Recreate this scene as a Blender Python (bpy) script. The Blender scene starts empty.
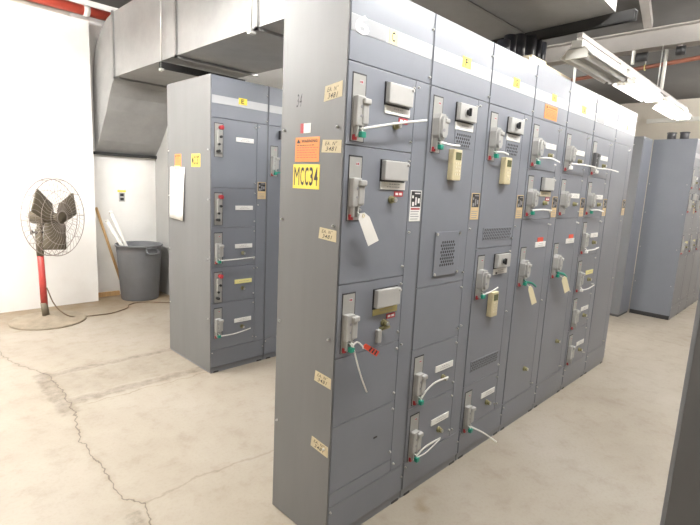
import bpy, bmesh, math, random
from mathutils import Vector, Matrix
random.seed(7)
SC = bpy.context.scene
COL = SC.collection
PI = math.pi

# ------------------------------------------------------------------ materials
def new_mat(name):
    m = bpy.data.materials.new(name); m.use_nodes = True
    nt = m.node_tree
    return m, nt, nt.nodes['Principled BSDF']

def ramp(nt, src, stops):
    r = nt.nodes.new('ShaderNodeValToRGB')
    while len(r.color_ramp.elements) < len(stops): r.color_ramp.elements.new(0.5)
    for e, (p, c) in zip(r.color_ramp.elements, stops):
        e.position = p; e.color = (*c, 1) if len(c) == 3 else c
    nt.links.new(src, r.inputs[0]); return r

def noise(nt, scale, detail=4, rough=.6, vec=None, stretch=None):
    tc = nt.nodes.new('ShaderNodeTexCoord')
    n = nt.nodes.new('ShaderNodeTexNoise')
    n.inputs['Scale'].default_value = scale; n.inputs['Detail'].default_value = detail; n.inputs['Roughness'].default_value = rough
    if stretch:
        mp = nt.nodes.new('ShaderNodeMapping'); mp.inputs['Scale'].default_value = stretch
        nt.links.new(tc.outputs['Object'], mp.inputs[0]); nt.links.new(mp.outputs[0], n.inputs[0])
    else: nt.links.new(tc.outputs['Object'], n.inputs[0])
    return n

def paint(name, col, rough=.45, var=.06, scale=3, metal=0, bump=0, stretch=None, spec=.5):
    m, nt, b = new_mat(name)
    lo = tuple(c*(1-var) for c in col); hi = tuple(min(1, c*(1+var)) for c in col)
    n = noise(nt, scale, 5, .65, stretch=stretch)
    r = ramp(nt, n.outputs[0], [(.3, lo), (.7, hi)])
    nt.links.new(r.outputs[0], b.inputs['Base Color'])
    b.inputs['Roughness'].default_value = rough; b.inputs['Metallic'].default_value = metal
    b.inputs['Specular IOR Level'].default_value = spec
    if bump:
        bp = nt.nodes.new('ShaderNodeBump'); bp.inputs['Strength'].default_value = bump; bp.inputs['Distance'].default_value = .002
        n2 = noise(nt, 260, 2)
        nt.links.new(n2.outputs[0], bp.inputs['Height']); nt.links.new(bp.outputs[0], b.inputs['Normal'])
    return m

def glow(name, col, s):
    m, nt, b = new_mat(name)
    b.inputs['Base Color'].default_value = (*col, 1)
    b.inputs['Emission Color'].default_value = (*col, 1); b.inputs['Emission Strength'].default_value = s
    return m

G = (.20, .208, .228)
M = dict(
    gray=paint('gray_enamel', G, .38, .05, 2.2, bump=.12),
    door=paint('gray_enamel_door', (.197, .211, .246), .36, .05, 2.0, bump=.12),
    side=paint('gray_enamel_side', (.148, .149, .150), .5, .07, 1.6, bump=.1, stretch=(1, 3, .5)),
    shadedpaint=paint('shaded_gray_enamel', (.115, .116, .118), .5, .05, 3),  # gray enamel darkened to carry the shade on the foreground cabinet
    dark=paint('dark_gap', (.035, .036, .04), .6, .1),
    sill=paint('dark_gray_sill', (.085, .085, .088), .6, .2, 6),
    bandm=paint('pale_gray_band', (.47, .48, .50), .4, .03),
    bandg=paint('mid_gray_band', (.30, .31, .33), .4, .03),
    plate=paint('beige_gray_plate', (.36, .36, .345), .4, .06, 12),
    lever=paint('light_gray_plastic', (.40, .40, .39), .4, .05, 20),
    box=paint('pale_gray_plastic', (.43, .43, .42), .4, .04, 10),
    black=paint('black_plastic', (.02, .02, .022), .4, .2),
    screw=paint('zinc_screw', (.55, .55, .54), .3, .05, metal=.8),
    brass=paint('olive_brass', (.27, .25, .13), .4, .15, 30, metal=.3),
    white=paint('white_label', (.80, .80, .78), .5, .03, 20),
    cream=paint('cream_label', (.72, .66, .50), .5, .05, 20),
    tan=paint('tan_label', (.66, .50, .28), .5, .06, 20),
    yellow=paint('yellow_label', (.85, .66, .08), .45, .04, 10),
    paley=paint('pale_yellow_label', (.80, .74, .32), .45, .04, 10),
    olive=paint('olive_yellow_plate', (.45, .40, .17), .5, .06, 20),
    orange=paint('orange_label', (.80, .27, .055), .5, .06, 20),
    red=paint('red_plastic', (.42, .035, .045), .4, .08, 20),
    redtag=paint('red_hasp', (.72, .08, .04), .4, .06, 20),
    green=paint('green_plastic', (.02, .27, .19), .4, .08, 20),
    nylon=paint('white_nylon', (.82, .82, .80), .4, .03, 20),
    paper=paint('white_paper', (.84, .83, .80), .7, .03, 8),
    card=paint('manila_card', (.78, .70, .48), .7, .04, 8),
    tape=paint('masking_tape', (.56, .48, .31), .7, .1, 14),
    ink=paint('dark_ink', (.03, .028, .03), .7, .1),
    inkp=paint('faded_print', (.40, .40, .41), .7, .25, 90),
    inkg=paint('gray_ink', (.30, .30, .32), .7, .1),
    keyb=paint('cream_plastic', (.60, .53, .34), .45, .05, 12),
    lcd=paint('lcd_green', (.12, .13, .07), .2, .1),
    duct=paint('galvanized_duct', (.33, .33, .325), .5, .10, 4, metal=.15),
    ductw=paint('galvanized_seam', (.28, .28, .275), .4, .1, 6, metal=.4),
    angle=paint('dark_steel_angle', (.022, .022, .022), .75, .2, 8),
    zinc=paint('zinc_rod', (.62, .62, .60), .35, .06, metal=.5),
    wallm=None, ceil=paint('ceiling_gray', (.095, .092, .088), .8, .12, 1.5),
    beam=paint('beam_gray', (.34, .32, .30), .7, .08, 3),
    farw=paint('far_wall_beige', (.68, .63, .55), .8, .04, 2),
    pier=paint('pier_gray', (.42, .42, .41), .7, .06, 2),
    redpipe=paint('red_pipe', (.80, .12, .075), .3, .06, 5),
    copper=paint('rusty_copper_pipe', (.24, .085, .05), .45, .2, 8),
    enamel=paint('white_enamel', (.75, .74, .70), .35, .04, 6),
    fanwire=paint('fan_guard_wire', (.38, .33, .30), .45, .15, 20, metal=.3),
    blade=paint('dusty_fan_blade', (.15, .125, .085), .6, .25, 9),
    fanred=paint('worn_red_pole', (.48, .06, .05), .45, .2, 12),
    fanbase=paint('dusty_base', (.30, .25, .185), .7, .22, 9),
    rubber=paint('gray_bin_plastic', (.145, .15, .16), .55, .08, 6),
    wood=paint('bare_wood', (.56, .36, .17), .6, .15, 6, stretch=(6, 6, 1)),
    cord=paint('brown_cord', (.16, .11, .07), .6, .1),
    foam=paint('cream_foam', (.72, .64, .48), .8, .08, 15),
    conduit=paint('black_conduit', (.022, .023, .03), .35, .2, 6),
    stub=paint('gray_stub', (.09, .09, .095), .5, .1),
    tubeoff=paint('unlit_tube', (.78, .78, .76), .3, .02),
    lamp=None,
)

# white wall paint with faint scuffs
def wall_mat():
    m, nt, b = new_mat('white_wall_paint')
    n = noise(nt, 1.3, 6, .6)
    r = ramp(nt, n.outputs[0], [(.35, (.78, .765, .73)), (.6, (.85, .84, .815))])
    n2 = noise(nt, 9, 5, .7, stretch=(1, 1, .35))
    r2 = ramp(nt, n2.outputs[0], [(.66, (1, 1, 1)), (.78, (.88, .85, .80))])
    mx = nt.nodes.new('ShaderNodeMixRGB'); mx.blend_type = 'MULTIPLY'; mx.inputs[0].default_value = .7
    nt.links.new(r.outputs[0], mx.inputs[1]); nt.links.new(r2.outputs[0], mx.inputs[2])
    nt.links.new(mx.outputs[0], b.inputs['Base Color']); b.inputs['Roughness'].default_value = .65
    return m
M['wallm'] = wall_mat()

def floor_mat():
    m, nt, b = new_mat('worn_concrete')
    L = nt.links.new
    def math_(op, a, c=None, clamp=False):
        n = nt.nodes.new('ShaderNodeMath'); n.operation = op; n.use_clamp = clamp
        for i, v in enumerate((a, c)):
            if v is None: continue
            if isinstance(v, (int, float)): n.inputs[i].default_value = v
            else: L(v, n.inputs[i])
        return n.outputs[0]
    def vm(op, a, c=None, scale=None):
        n = nt.nodes.new('ShaderNodeVectorMath'); n.operation = op
        for i, v in enumerate((a, c)):
            if v is None: continue
            if isinstance(v, (tuple, Vector)): n.inputs[i].default_value = tuple(v)
            else: L(v, n.inputs[i])
        if scale is not None: L(scale, n.inputs['Scale'])
        return n
    tc = nt.nodes.new('ShaderNodeTexCoord')
    P0 = tc.outputs['Object']
    # wobble for the cracks
    nz = nt.nodes.new('ShaderNodeTexNoise'); nz.inputs['Scale'].default_value = 11; nz.inputs['Detail'].default_value = 5
    L(P0, nz.inputs[0])
    off = vm('SUBTRACT', nz.outputs['Color'], (.5, .5, .5)).outputs[0]
    offs = vm('MULTIPLY', off, (.09, .09, 0)).outputs[0]
    P = vm('ADD', P0, offs).outputs[0]
    Pf = vm('MULTIPLY', P, (1, 1, 0)).outputs[0]
    def seg(a, c):
        a = Vector((*a, 0)); c = Vector((*c, 0)); ba = c - a
        pa = vm('SUBTRACT', Pf, a).outputs[0]
        d = vm('DOT_PRODUCT', pa, ba).outputs['Value']
        h = math_('MULTIPLY', d, 1/ba.length_squared, True)
        q = nt.nodes.new('ShaderNodeVectorMath'); q.operation = 'SCALE'; q.inputs[0].default_value = tuple(ba); L(h, q.inputs['Scale'])
        dd = vm('SUBTRACT', pa, q.outputs[0]).outputs[0]
        return vm('LENGTH', dd).outputs['Value']
    def poly(pts):
        o = None
        for a, c in zip(pts, pts[1:]):
            s = seg(a, c); o = s if o is None else math_('MINIMUM', o, s)
        return o
    crack = poly([(-.62, 3.9), (-.578, 3.445), (-.57, 3.22), (-.45, 2.868), (-.396, 2.668), (-.405, 2.244), (-.427, 1.965), (-.504, 1.623), (-.506, 1.363),
                  (-.487, 1.186), (-.513, .992), (-.511, .904), (-.454, .791), (-.49, .6), (-.44, .3), (-.5, -.2)])
    faint = poly([(-.454, .791), (-.127, .807), (.289, .769), (.6, .8)])
    # base tone
    n1 = noise(nt, .9, 6, .62); base = ramp(nt, n1.outputs[0], [(.3, (.32, .277, .22)), (.5, (.37, .327, .268)), (.72, (.41, .372, .318))])
    n2 = noise(nt, 7, 8, .7); sp = ramp(nt, n2.outputs[0], [(.28, (.84, .81, .76)), (.48, (1, 1, 1))])
    n3 = noise(nt, 60, 4, .7); sp3 = ramp(nt, n3.outputs[0], [(.30, (.90, .89, .87)), (.5, (1, 1, 1))])
    cur = base.outputs[0]
    def mul(c, col, fac):
        n = nt.nodes.new('ShaderNodeMixRGB'); n.blend_type = 'MULTIPLY'
        if isinstance(fac, (int, float)): n.inputs[0].default_value = fac
        else: L(fac, n.inputs[0])
        L(c, n.inputs[1])
        if isinstance(col, tuple): n.inputs[2].default_value = (*col, 1)
        else: L(col, n.inputs[2])
        return n.outputs[0]
    cur = mul(cur, sp.outputs[0], .8); cur = mul(cur, sp3.outputs[0], .8)
    # scattered small stains
    n4 = noise(nt, 2.6, 3, .5); st = ramp(nt, n4.outputs[0], [(.68, (0, 0, 0)), (.76, (1, 1, 1))])
    cur = mul(cur, (.80, .74, .64), st.outputs[0])
    # rusty-yellow dirt band along the left wall
    sx = nt.nodes.new('ShaderNodeSeparateXYZ'); L(P, sx.inputs[0])
    wy = math_('MULTIPLY', math_('SUBTRACT', sx.outputs[1], 3.9), 1.3, True)
    n5 = noise(nt, 1.7, 6, .7)
    wd = math_('MULTIPLY', wy, math_('MULTIPLY', n5.outputs[0], 1.5, True), True)
    cur = mul(cur, (.70, .57, .40), wd)
    # outline of a removed cabinet footing in front of the second row
    def rng(v, lo, hi, soft):
        a = math_('MULTIPLY', math_('SUBTRACT', v, lo), 1/soft, True)
        c = math_('MULTIPLY', math_('SUBTRACT', hi, v), 1/soft, True)
        return math_('MULTIPLY', a, c)
    X, Y = sx.outputs[0], sx.outputs[1]
    inX = rng(X, -.50, .60, .03)
    b1 = math_('MULTIPLY', inX, rng(Y, 2.07, 2.20, .03)); b2 = math_('MULTIPLY', inX, rng(Y, 2.66, 2.76, .03))
    b3 = math_('MULTIPLY', rng(X, -.52, -.38, .03), rng(Y, 1.93, 2.80, .03))
    b4 = math_('MULTIPLY', math_('MULTIPLY', inX, rng(Y, 2.2, 2.66, .02)), .35)
    b5 = math_('MULTIPLY', rng(X, -.56, -.49, .02), rng(Y, .5, .77, .02))
    bb = math_('MAXIMUM', math_('MAXIMUM', math_('MAXIMUM', b1, b2), b5), math_('MAXIMUM', b3, b4))
    n6 = noise(nt, 13, 6, .75); br = ramp(nt, n6.outputs[0], [(.40, (0, 0, 0)), (.62, (1, 1, 1))])
    bm_ = math_('MULTIPLY', bb, math_('ADD', math_('MULTIPLY', br.outputs[0], .75), .25))
    cur = mul(cur, (.60, .58, .56), bm_)
    # thin saw lines round that footing and a control joint out to the left
    for lo, hi, f in ((2.035, 2.050, .5), (2.765, 2.775, .5)):
        cur = mul(cur, (.55, .5, .45), math_('MULTIPLY', math_('MULTIPLY', rng(X, -.35, .6, .02), rng(Y, lo, hi, .005)), f))
    # tile-like control joints far down the aisle
    for lo, hi in ((4.86, 4.885), (5.35, 5.375)):
        cur = mul(cur, (.6, .56, .5), math_('MULTIPLY', rng(X, lo, hi, .01), .35))
    ck = math_('SUBTRACT', 1, math_('MULTIPLY', math_('SUBTRACT', crack, .0012), 1/.004, True), True)
    cur = mul(cur, (.22, .19, .16), math_('MULTIPLY', ck, .68))
    ck2 = math_('SUBTRACT', 1, math_('MULTIPLY', crack, 1/.03, True), True)
    cur = mul(cur, (.80, .77, .72), math_('MULTIPLY', ck2, .5))
    fk = math_('SUBTRACT', 1, math_('MULTIPLY', faint, 1/.012, True), True)
    cur = mul(cur, (.62, .58, .54), math_('MULTIPLY', fk, .6))
    L(cur, b.inputs['Base Color'])
    rr = ramp(nt, n2.outputs[0], [(.3, (.55, .55, .55)), (.7, (.38, .38, .38))]); L(rr.outputs[0], b.inputs['Roughness'])
    b.inputs['Specular IOR Level'].default_value = .35
    bp = nt.nodes.new('ShaderNodeBump'); bp.inputs['Strength'].default_value = .15; bp.inputs['Distance'].default_value = .003
    L(n2.outputs[0], bp.inputs['Height']); L(bp.outputs[0], b.inputs['Normal'])
    return m
M['floor'] = floor_mat()

# ------------------------------------------------------------------ mesh builder
_glyphs = {}
def glyphs(s, shear=0, bold=.022):
    k = (s, shear, bold)
    if k not in _glyphs:
        cu = bpy.data.curves.new('t', 'FONT'); cu.body = s; cu.size = 1; cu.resolution_u = 3; cu.shear = shear; cu.offset = bold; cu.space_character = 1.12; cu.fill_mode = 'FRONT'
        o = bpy.data.objects.new('t', cu); COL.objects.link(o)
        dg = bpy.context.evaluated_depsgraph_get()
        me = bpy.data.meshes.new_from_object(o.evaluated_get(dg))
        vs = [v.co.copy() for v in me.vertices]; fs = [list(p.vertices) for p in me.polygons]
        bpy.data.objects.remove(o); bpy.data.curves.remove(cu); bpy.data.meshes.remove(me)
        x0 = min(v.x for v in vs); x1 = max(v.x for v in vs); y0 = min(v.y for v in vs); y1 = max(v.y for v in vs)
        vs = [((v.x-x0)/(x1-x0), (v.y-y0)/(y1-y0)) for v in vs]
        _glyphs[k] = (vs, fs)
    return _glyphs[k]

class B:
    def __init__(s): s.bm = bmesh.new(); s.mats = []
    def mi(s, m):
        m = M[m] if isinstance(m, str) else m
        if m not in s.mats: s.mats.append(m)
        return s.mats.index(m)
    def face(s, vs, i, smooth=False):
        try: f = s.bm.faces.new(vs)
        except ValueError: return
        f.material_index = i; f.smooth = smooth; return f
    def box(s, x0, x1, y0, y1, z0, z1, m, bev=0, seg=2):
        i = s.mi(m)
        v = [s.bm.verts.new((x, y, z)) for z in (z0, z1) for y in (y0, y1) for x in (x0, x1)]
        fs = [s.face([v[k] for k in q], i) for q in ((0, 2, 3, 1), (4, 5, 7, 6), (0, 1, 5, 4), (2, 6, 7, 3), (0, 4, 6, 2), (1, 3, 7, 5))]
        if bev:
            es = list({e for f in fs for e in f.edges})
            r = bmesh.ops.bevel(s.bm, geom=es, offset=bev, segments=seg, affect='EDGES', profile=.6)
            for f in r['faces']: f.material_index = i
        return s
    def prism(s, pts, vec, m):
        i = s.mi(m); vec = Vector(vec)
        a = [s.bm.verts.new(p) for p in pts]; b = [s.bm.verts.new(Vector(p)+vec) for p in pts]
        s.face(a, i); s.face(b[::-1], i)
        n = len(pts)
        for k in range(n): s.face([a[k], b[k], b[(k+1) % n], a[(k+1) % n]][::-1], i)
        return s
    def quad(s, pts, m):
        s.face([s.bm.verts.new(p) for p in pts], s.mi(m)); return s
    def tube(s, pts, r, m, n=8, smooth=True, cap=True, flat=1.0):
        i = s.mi(m); pts = [Vector(p) for p in pts]; rings = []
        rs = r if isinstance(r, (list, tuple)) else [r]*len(pts)
        up = None
        for k, p in enumerate(pts):
            t = (pts[min(k+1, len(pts)-1)] - pts[max(k-1, 0)]).normalized()
            if up is None: up = Vector((0, 0, 1)) if abs(t.z) < .9 else Vector((0, 1, 0))
            a = t.cross(up).normalized(); bq = a.cross(t).normalized(); up = bq
            rings.append([s.bm.verts.new(p + (a*math.cos(2*PI*j/n)*flat + bq*math.sin(2*PI*j/n))*rs[k]) for j in range(n)])
        for A, C in zip(rings, rings[1:]):
            for j in range(n): s.face([A[j], A[(j+1) % n], C[(j+1) % n], C[j]], i, smooth)
        if cap: s.face(rings[0][::-1], i); s.face(rings[-1], i)
        return s
    def cyl(s, p, q, r, m, n=16, r2=None): return s.tube([p, q], [r, r if r2 is None else r2], m, n)
    def ring(s, c, ax, R, r, m, n=40, k=5):
        i = s.mi(m); ax = Vector(ax).normalized(); u = ax.orthogonal().normalized(); w = ax.cross(u); c = Vector(c); rings = []
        for a in range(n):
            d = u*math.cos(2*PI*a/n) + w*math.sin(2*PI*a/n)
            rings.append([s.bm.verts.new(c + d*(R + r*math.cos(2*PI*b/k)) + ax*r*math.sin(2*PI*b/k)) for b in range(k)])
        for a in range(n):
            A, C = rings[a], rings[(a+1) % n]
            for b in range(k): s.face([A[b], A[(b+1) % k], C[(b+1) % k], C[b]], i, True)
        return s
    def lathe(s, prof, c, m, n=40, cap0=True, cap1=True):
        i = s.mi(m); c = Vector(c)
        rs = [[s.bm.verts.new(c + Vector((r*math.cos(2*PI*k/n), r*math.sin(2*PI*k/n), z))) for k in range(n)] for r, z in prof]
        for A, C in zip(rs, rs[1:]):
            for k in range(n): s.face([A[k], A[(k+1) % n], C[(k+1) % n], C[k]], i, True)
        if cap0: s.face(rs[0][::-1], i)
        if cap1: s.face(rs[-1], i)
        return s
    def text(s, t, o, ux, uz, w, h, m, shear=0, bold=.022):
        """flat lettering filling a w x h field with its lower-left corner at o"""
        vs, fs = glyphs(t, shear, bold); i = s.mi(m); o, ux, uz = Vector(o), Vector(ux), Vector(uz)
        V = [s.bm.verts.new(o + ux*(x*w) + uz*(y*h)) for x, y in vs]
        for f in fs: s.face([V[k] for k in f], i)
        return s
    def sign(s, t, o, ux, uz, w, h, m, gap=.10, bold=.012):
        """condensed sign lettering: every character in a cell of its own"""
        cells = [1.5 if ch == 'M' else 1.0 for ch in t]; tot = sum(cells)+gap*(len(t)-1); x = 0; ux = Vector(ux)
        for ch, c in zip(t, cells):
            s.text(ch, Vector(o)+ux*(w*x/tot), ux, uz, w*(c-.08)/tot, h, m, bold=bold*.4-.008 if ch == 'M' else bold); x += c+gap
        return s
    def build(s, name, parent=None, label=None, loc=None):
        bmesh.ops.recalc_face_normals(s.bm, faces=s.bm.faces)
        me = bpy.data.meshes.new(name); s.bm.to_mesh(me); s.bm.free()
        for m in s.mats: me.materials.append(m)
        o = bpy.data.objects.new(name, me); COL.objects.link(o)
        if parent: o.parent = parent
        if label: o['label'] = label
        if loc: o.location = loc
        return o

def thing(name, label, cat, loc=(0, 0, 0), rotz=0, group=None):
    o = bpy.data.objects.new(name, None); COL.objects.link(o); o.empty_display_size = .1
    o.location = loc; o.rotation_euler = (0, 0, rotz)
    return tag(o, label, cat, group)
def tag(o, label, cat, group=None):
    o['label'] = label; o['category'] = cat
    if group: o['group'] = group
    return o
def struct(o): o['kind'] = 'structure'; return o

# ------------------------------------------------------------------ room shell
H_CEIL = 3.5
struct(B().box(-4.5, 10.2, -5.2, 5.3, -.1, 0, 'floor').build('floor'))
struct(B().box(-4.5, 10.2, -5.2, 5.3, H_CEIL, H_CEIL+.1, 'ceil').build('ceiling'))
struct(B().box(.50, 10.2, 5.05, 5.3, 0, H_CEIL, 'wallm').build('wall_back'))
struct(B().box(-4.5, .62, 4.85, 5.3, 0, 3.22, 'wallm').build('wall_left'))
struct(B().box(-4.5, .5, 5.1, 5.3, 3.22, H_CEIL, 'farw').build('wall_upper'))
struct(B().box(10, 10.2, -5.2, 5.05, 0, H_CEIL, 'farw').build('wall_right'))
struct(B().box(-4.5, 10, -5.2, -5, 0, H_CEIL, 'farw').build('wall_front'))
struct(B().box(-4.5, -4.3, -5, 4.85, 0, H_CEIL, 'farw').build('wall_near'))
struct(B().box(1.43, 2.1, 4.62, 5.05, 0, H_CEIL, 'pier').build('trim_1'))
# ceiling beams
struct(B().box(3.88, 3.92, -5, 5.05, 2.91, 3.06, 'beam').box(3.82, 3.98, -5, 5.05, 2.90, 2.912, 'beam').box(3.82, 3.98, -5, 5.05, 3.058, 3.07, 'beam').build('trim_2'))
struct(B().prism([(4.10, .27, 3.42), (4.10, .19, 3.42), (4.10, .19, 3.5), (4.10, .27, 3.5)], (.92, .18, 0), 'beam').build('trim_3'))
struct(B().box(.665, .93, 5.02, 5.05, 0, .055, 'wood').build('baseboard_back'))

_screws = {}
def screws(parent, spots, r=.0065, axis='y'):
    """one small part per screw; the screws share one mesh per size"""
    for p in spots:
        if (r, axis) not in _screws:
            d = Vector((0, -1, 0)) if axis == 'y' else Vector((-1, 0, 0))
            o = B().cyl(d*-.002, d*.006, r, 'screw', 8, r*.8).cyl(d*.006, d*.009, r*.8, 'screw', 8, r*.5).build('panel_screw', parent)
            _screws[(r, axis)] = o.data
        else:
            o = bpy.data.objects.new('panel_screw', _screws[(r, axis)]); COL.objects.link(o); o.parent = parent
        o.location = p

# ------------------------------------------------------------------ motor control cabinets
W = .508
def screw_at(b, u, z, v=-.004, r=.006, m='screw'): b.cyl((u, v+.002, z), (u, v-.006, z), r, m, 8)

def vent(parent, u0, u1, z0, z1, framed=False):
    b = B()
    if framed:
        b.box(u0-.045, u1+.045, -.010, -.003, z0-.045, z1+.045, 'door', .002)
        for uu in (u0-.035, u1+.035):
            for zz in (z0-.035, z1+.035): b.cyl((uu, -.009, zz), (uu, -.016, zz), .007, 'screw', 8)
        v = -.0105
    else:
        b.box(u0-.004, u1+.004, -.0055, -.003, z0-.004, z1+.004, 'door'); v = -.006
    p = .0185; r = .0073; j = 0; z = z0+r
    while z < z1-r*.5:
        u = u0 + r + (p/2 if j % 2 else 0)
        while u < u1-r*.5:
            b.quad([(u+r*math.cos(a*PI/3), v, z+r*math.sin(a*PI/3)) for a in range(6)], 'dark'); u += p
        z += p*.866; j += 1
    return b.build('vent_grille', parent)

def louvre(parent, u0, u1, z0, z1):
    b = B().box(u0-.004, u1+.004, -.0055, -.003, z0-.004, z1+.004, 'door')
    n = int((u1-u0)/.019); h = (z1-z0)
    for row in range(4):
        a = z0+h*row/4+.001; c = z0+h*(row+1)/4-.002
        for k in range(n):
            u = u0+(k+.35+(row % 2)*.5)*(u1-u0)/(n+.5)
            b.quad([(u-.009, -.006, a), (u, -.006, a), (u+.007, -.006, c), (u-.002, -.006, c)], 'dark')
    return b.build('vent_grille', parent)

def nameplate(parent, u0, u1, z0, z1, m='white', lines=1):
    b = B().box(u0, u1, -.0075, -.003, z0, z1, m, .0008, 1)
    for k in range(lines):
        zz = z0+(z1-z0)*(k+1)/(lines+1); uu = u0+(u1-u0)*(.25 if k == 0 else .34)
        while uu < u1-(u1-u0)*(.22 if k == 0 else .3):
            w = random.uniform(.006, .014); b.quad([(uu, -.0079, zz-.0013), (uu+w, -.0079, zz-.0013), (uu+w, -.0079, zz+.0013), (uu, -.0079, zz+.0013)], 'inkg'); uu += w+.004
    lab = {'olive': 'olive yellow nameplate', 'paley': 'bright yellow nameplate', 'tan': 'tan nameplate'}.get(m)
    return b.build('nameplate', parent, lab)

def pilot_box(parent, u0, u1, z0, z1, knob=False):
    b = B().box(u0-.003, u1+.003, -.008, -.003, z0-.007, z1+.003, 'black').box(u0, u1, -.030, -.006, z0, z1, 'box', .005)
    if knob:
        c = (u0+(u1-u0)*.38, (z0+z1)/2)
        b.cyl((c[0], -.028, c[1]), (c[0], -.033, c[1]), .022, 'lever', 20).cyl((c[0], -.032, c[1]), (c[0], -.046, c[1]), .014, 'black', 16)
        b.box(c[0]-.004, c[0]+.004, -.054, -.04, c[1]-.018, c[1]+.018, 'black', .002)
    else: b.cyl((u1-.006, -.025, z1-.012), (u1-.006, -.036, z1-.012), .006, 'screw', 8)
    return b.build('pilot_device_box', parent)

def knob(parent, u, z, m='brass'):
    b = B().cyl((u, -.003, z), (u, -.012, z), .016, m, 14).cyl((u, -.011, z), (u, -.030, z), .0115, m, 12).cyl((u, -.029, z), (u, -.034, z), .009, 'screw' if m == 'brass' else m, 12)
    return b.build('latch_knob', parent)

def switch(cab, zt, style='off', green=False):
    """flange-mounted disconnect operator: plate with painted recess shade, lever block, prongs and position tab"""
    b = B().box(.028, .102, -.0048, -.003, zt-.247, zt+.002, 'dark').box(.031, .097, -.0062, -.0045, zt-.245, zt-.004, 'plate')  # dark surround, wider at top and right, paints a recess shadow
    b.box(.064, .084, -.0066, -.006, zt-.036, zt-.022, 'bandm').box(.067, .072, -.0069, -.006, zt-.033, zt-.025, 'red').box(.075, .081, -.0069, -.006, zt-.033, zt-.025, 'red')
    p = b.build('disconnect_switch', cab)
    if style == 'on':
        l = B().box(.046, .086, -.030, -.006, zt-.15, zt-.05, 'plate', .004).cyl((.066, -.03, zt-.10), (.066, -.045, zt-.10), .010, 'black', 10)
        l.cyl((.052, -.028, zt-.155), (.052, -.04, zt-.155), .009, 'black', 10).cyl((.052, -.006, zt-.205), (.052, -.04, zt-.205), .011, 'black', 12)
        l.box(.055, .085, -.020, -.006, zt-.215, zt-.16, 'lever', .003)
        l.build('lever', p)
        B().cyl((.076, -.006, zt-.030), (.076, -.040, zt-.030), .015, 'red', 16).box(.064, .088, -.044, -.026, zt-.046, zt-.022, 'red', .004).build('grip', p, 'red grip')
    else:
        m = 'stub' if style == 'dark' else 'lever'
        if style == 'round':
            # broad rotary-type grip with clipped corners
            oc = [(.046, .192), (.034, .172), (.034, .098), (.046, .078), (.080, .078), (.094, .098), (.094, .172), (.080, .192)]
            l = B().prism([(u, -.006, zt-z) for u, z in oc], (0, -.034, 0), m)
            l.prism([(.064+(u-.064)*.72, -.040, zt-.135-(z-.135)*.8) for u, z in oc], (0, -.014, 0), m)
            l.box(.060, .092, -.060, -.036, zt-.118, zt-.098, 'box', .006, 3)
            l.cyl((.055, -.054, zt-.150), (.055, -.056, zt-.150), .007, 'inkg', 10)
        else:
            l = B().box(.033, .080, -.032, -.006, zt-.192, zt-.082, m, .006, 3)
            l.box(.058, .094, -.038, -.010, zt-.186, zt-.096, m, .009, 3)
            l.box(.058, .096, -.046, -.016, zt-.112, zt-.090, m if style == 'dark' else 'box', .007, 3)
        l.cyl((.055, -.030, zt-.122), (.055, -.034, zt-.122), .006, 'inkg', 10).cyl((.055, -.030, zt-.155), (.055, -.034, zt-.155), .005, 'inkg', 10)
        l.build('lever', p)
        pr = B().box(.040, .047, -.030, -.006, zt-.232, zt-.186, 'plate', .002).box(.060, .067, -.034, -.006, zt-.232, zt-.182, 'plate', .002)
        pr.box(.046, .062, -.012, -.006, zt-.225, zt-.186, 'black').cyl((.080, -.006, zt-.195), (.080, -.030, zt-.205), .005, 'plate', 8)
        pr.build('lock_prong', p)
        tb = B().box(.036, .052, -.018, -.006, zt-.243, zt-.222, 'red', .002)
        tb.build('position_tab', p, 'red tab')
        if green: B().box(.056, .082, -.030, -.006, zt-.248, zt-.222, 'green', .006).build('position_tab', p, 'green tab')
    return p

def keypad(cab, u0, zt):
    w, h = .072, .145
    b = B().box(u0, u0+w, -.035, -.003, zt-h, zt, 'keyb', .006)
    p = b.build('keypad', cab, 'cream plastic keypad')
    B().box(u0+.016, u0+w-.010, -.0365, -.034, zt-.050, zt-.014, 'lcd').build('display', p, 'dark green display')
    k = B()
    for r in range(4):
        for c in range(3): k.box(u0+.018+c*.015, u0+.029+c*.015, -.037, -.034, zt-.070-r*.017, zt-.060-r*.017, 'cream')
    k.build('button_pad', p)
    return p

def hood_label(parent, kind):
    """instruction sticker on the wireway door: black pictogram above, text below"""
    b = B().box(.417, .496, -.0052, -.004, 1.398, 1.535, 'white' if kind == 'white' else 'tan')
    v = -.0056
    b.quad([(.422, v, 1.462), (.491, v, 1.462), (.491, v, 1.531), (.422, v, 1.531)], 'black')
    v = -.006
    rnd = random.Random(3)
    for (a, c, d, e) in ((.430, .445, 1.466, 1.484), (.452, .462, 1.470, 1.505), (.470, .484, 1.478, 1.500), (.428, .440, 1.500, 1.512), (.446, .486, 1.519, 1.524)):
        b.quad([(a, v, d), (c, v, d), (c, v, e), (a, v, e)], 'white' if kind == 'white' else 'inkg')
    if kind == 'white':
        b.quad([(.424, -.0056, 1.449), (.489, -.0056, 1.449), (.489, -.0056, 1.457), (.424, -.0056, 1.457)], 'red')
    for k in range(4):
        zz = 1.441-k*.011; b.quad([(.424, -.0056, zz-.0016), (.484-.006*(k % 2), -.0056, zz-.0016), (.484-.006*(k % 2), -.0056, zz+.0016), (.424, -.0056, zz+.0016)], 'inkg')
    return b.build('instruction_label', parent)

def letter_label(cab, ch, m='yellow', u0=.232, u1=.306, z0=2.114, z1=2.162):
    p = B().box(u0, u1, -.0056, -.004, z0, z1, m).build('letter_label', cab, 'yellow letter label')
    B().text(ch, (u0+(u1-u0)*.30, -.0062, z0+.008), (1, 0, 0), (0, 0, 1), (u1-u0)*.36, z1-z0-.016, 'ink').build('lettering', p)
    return p

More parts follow.
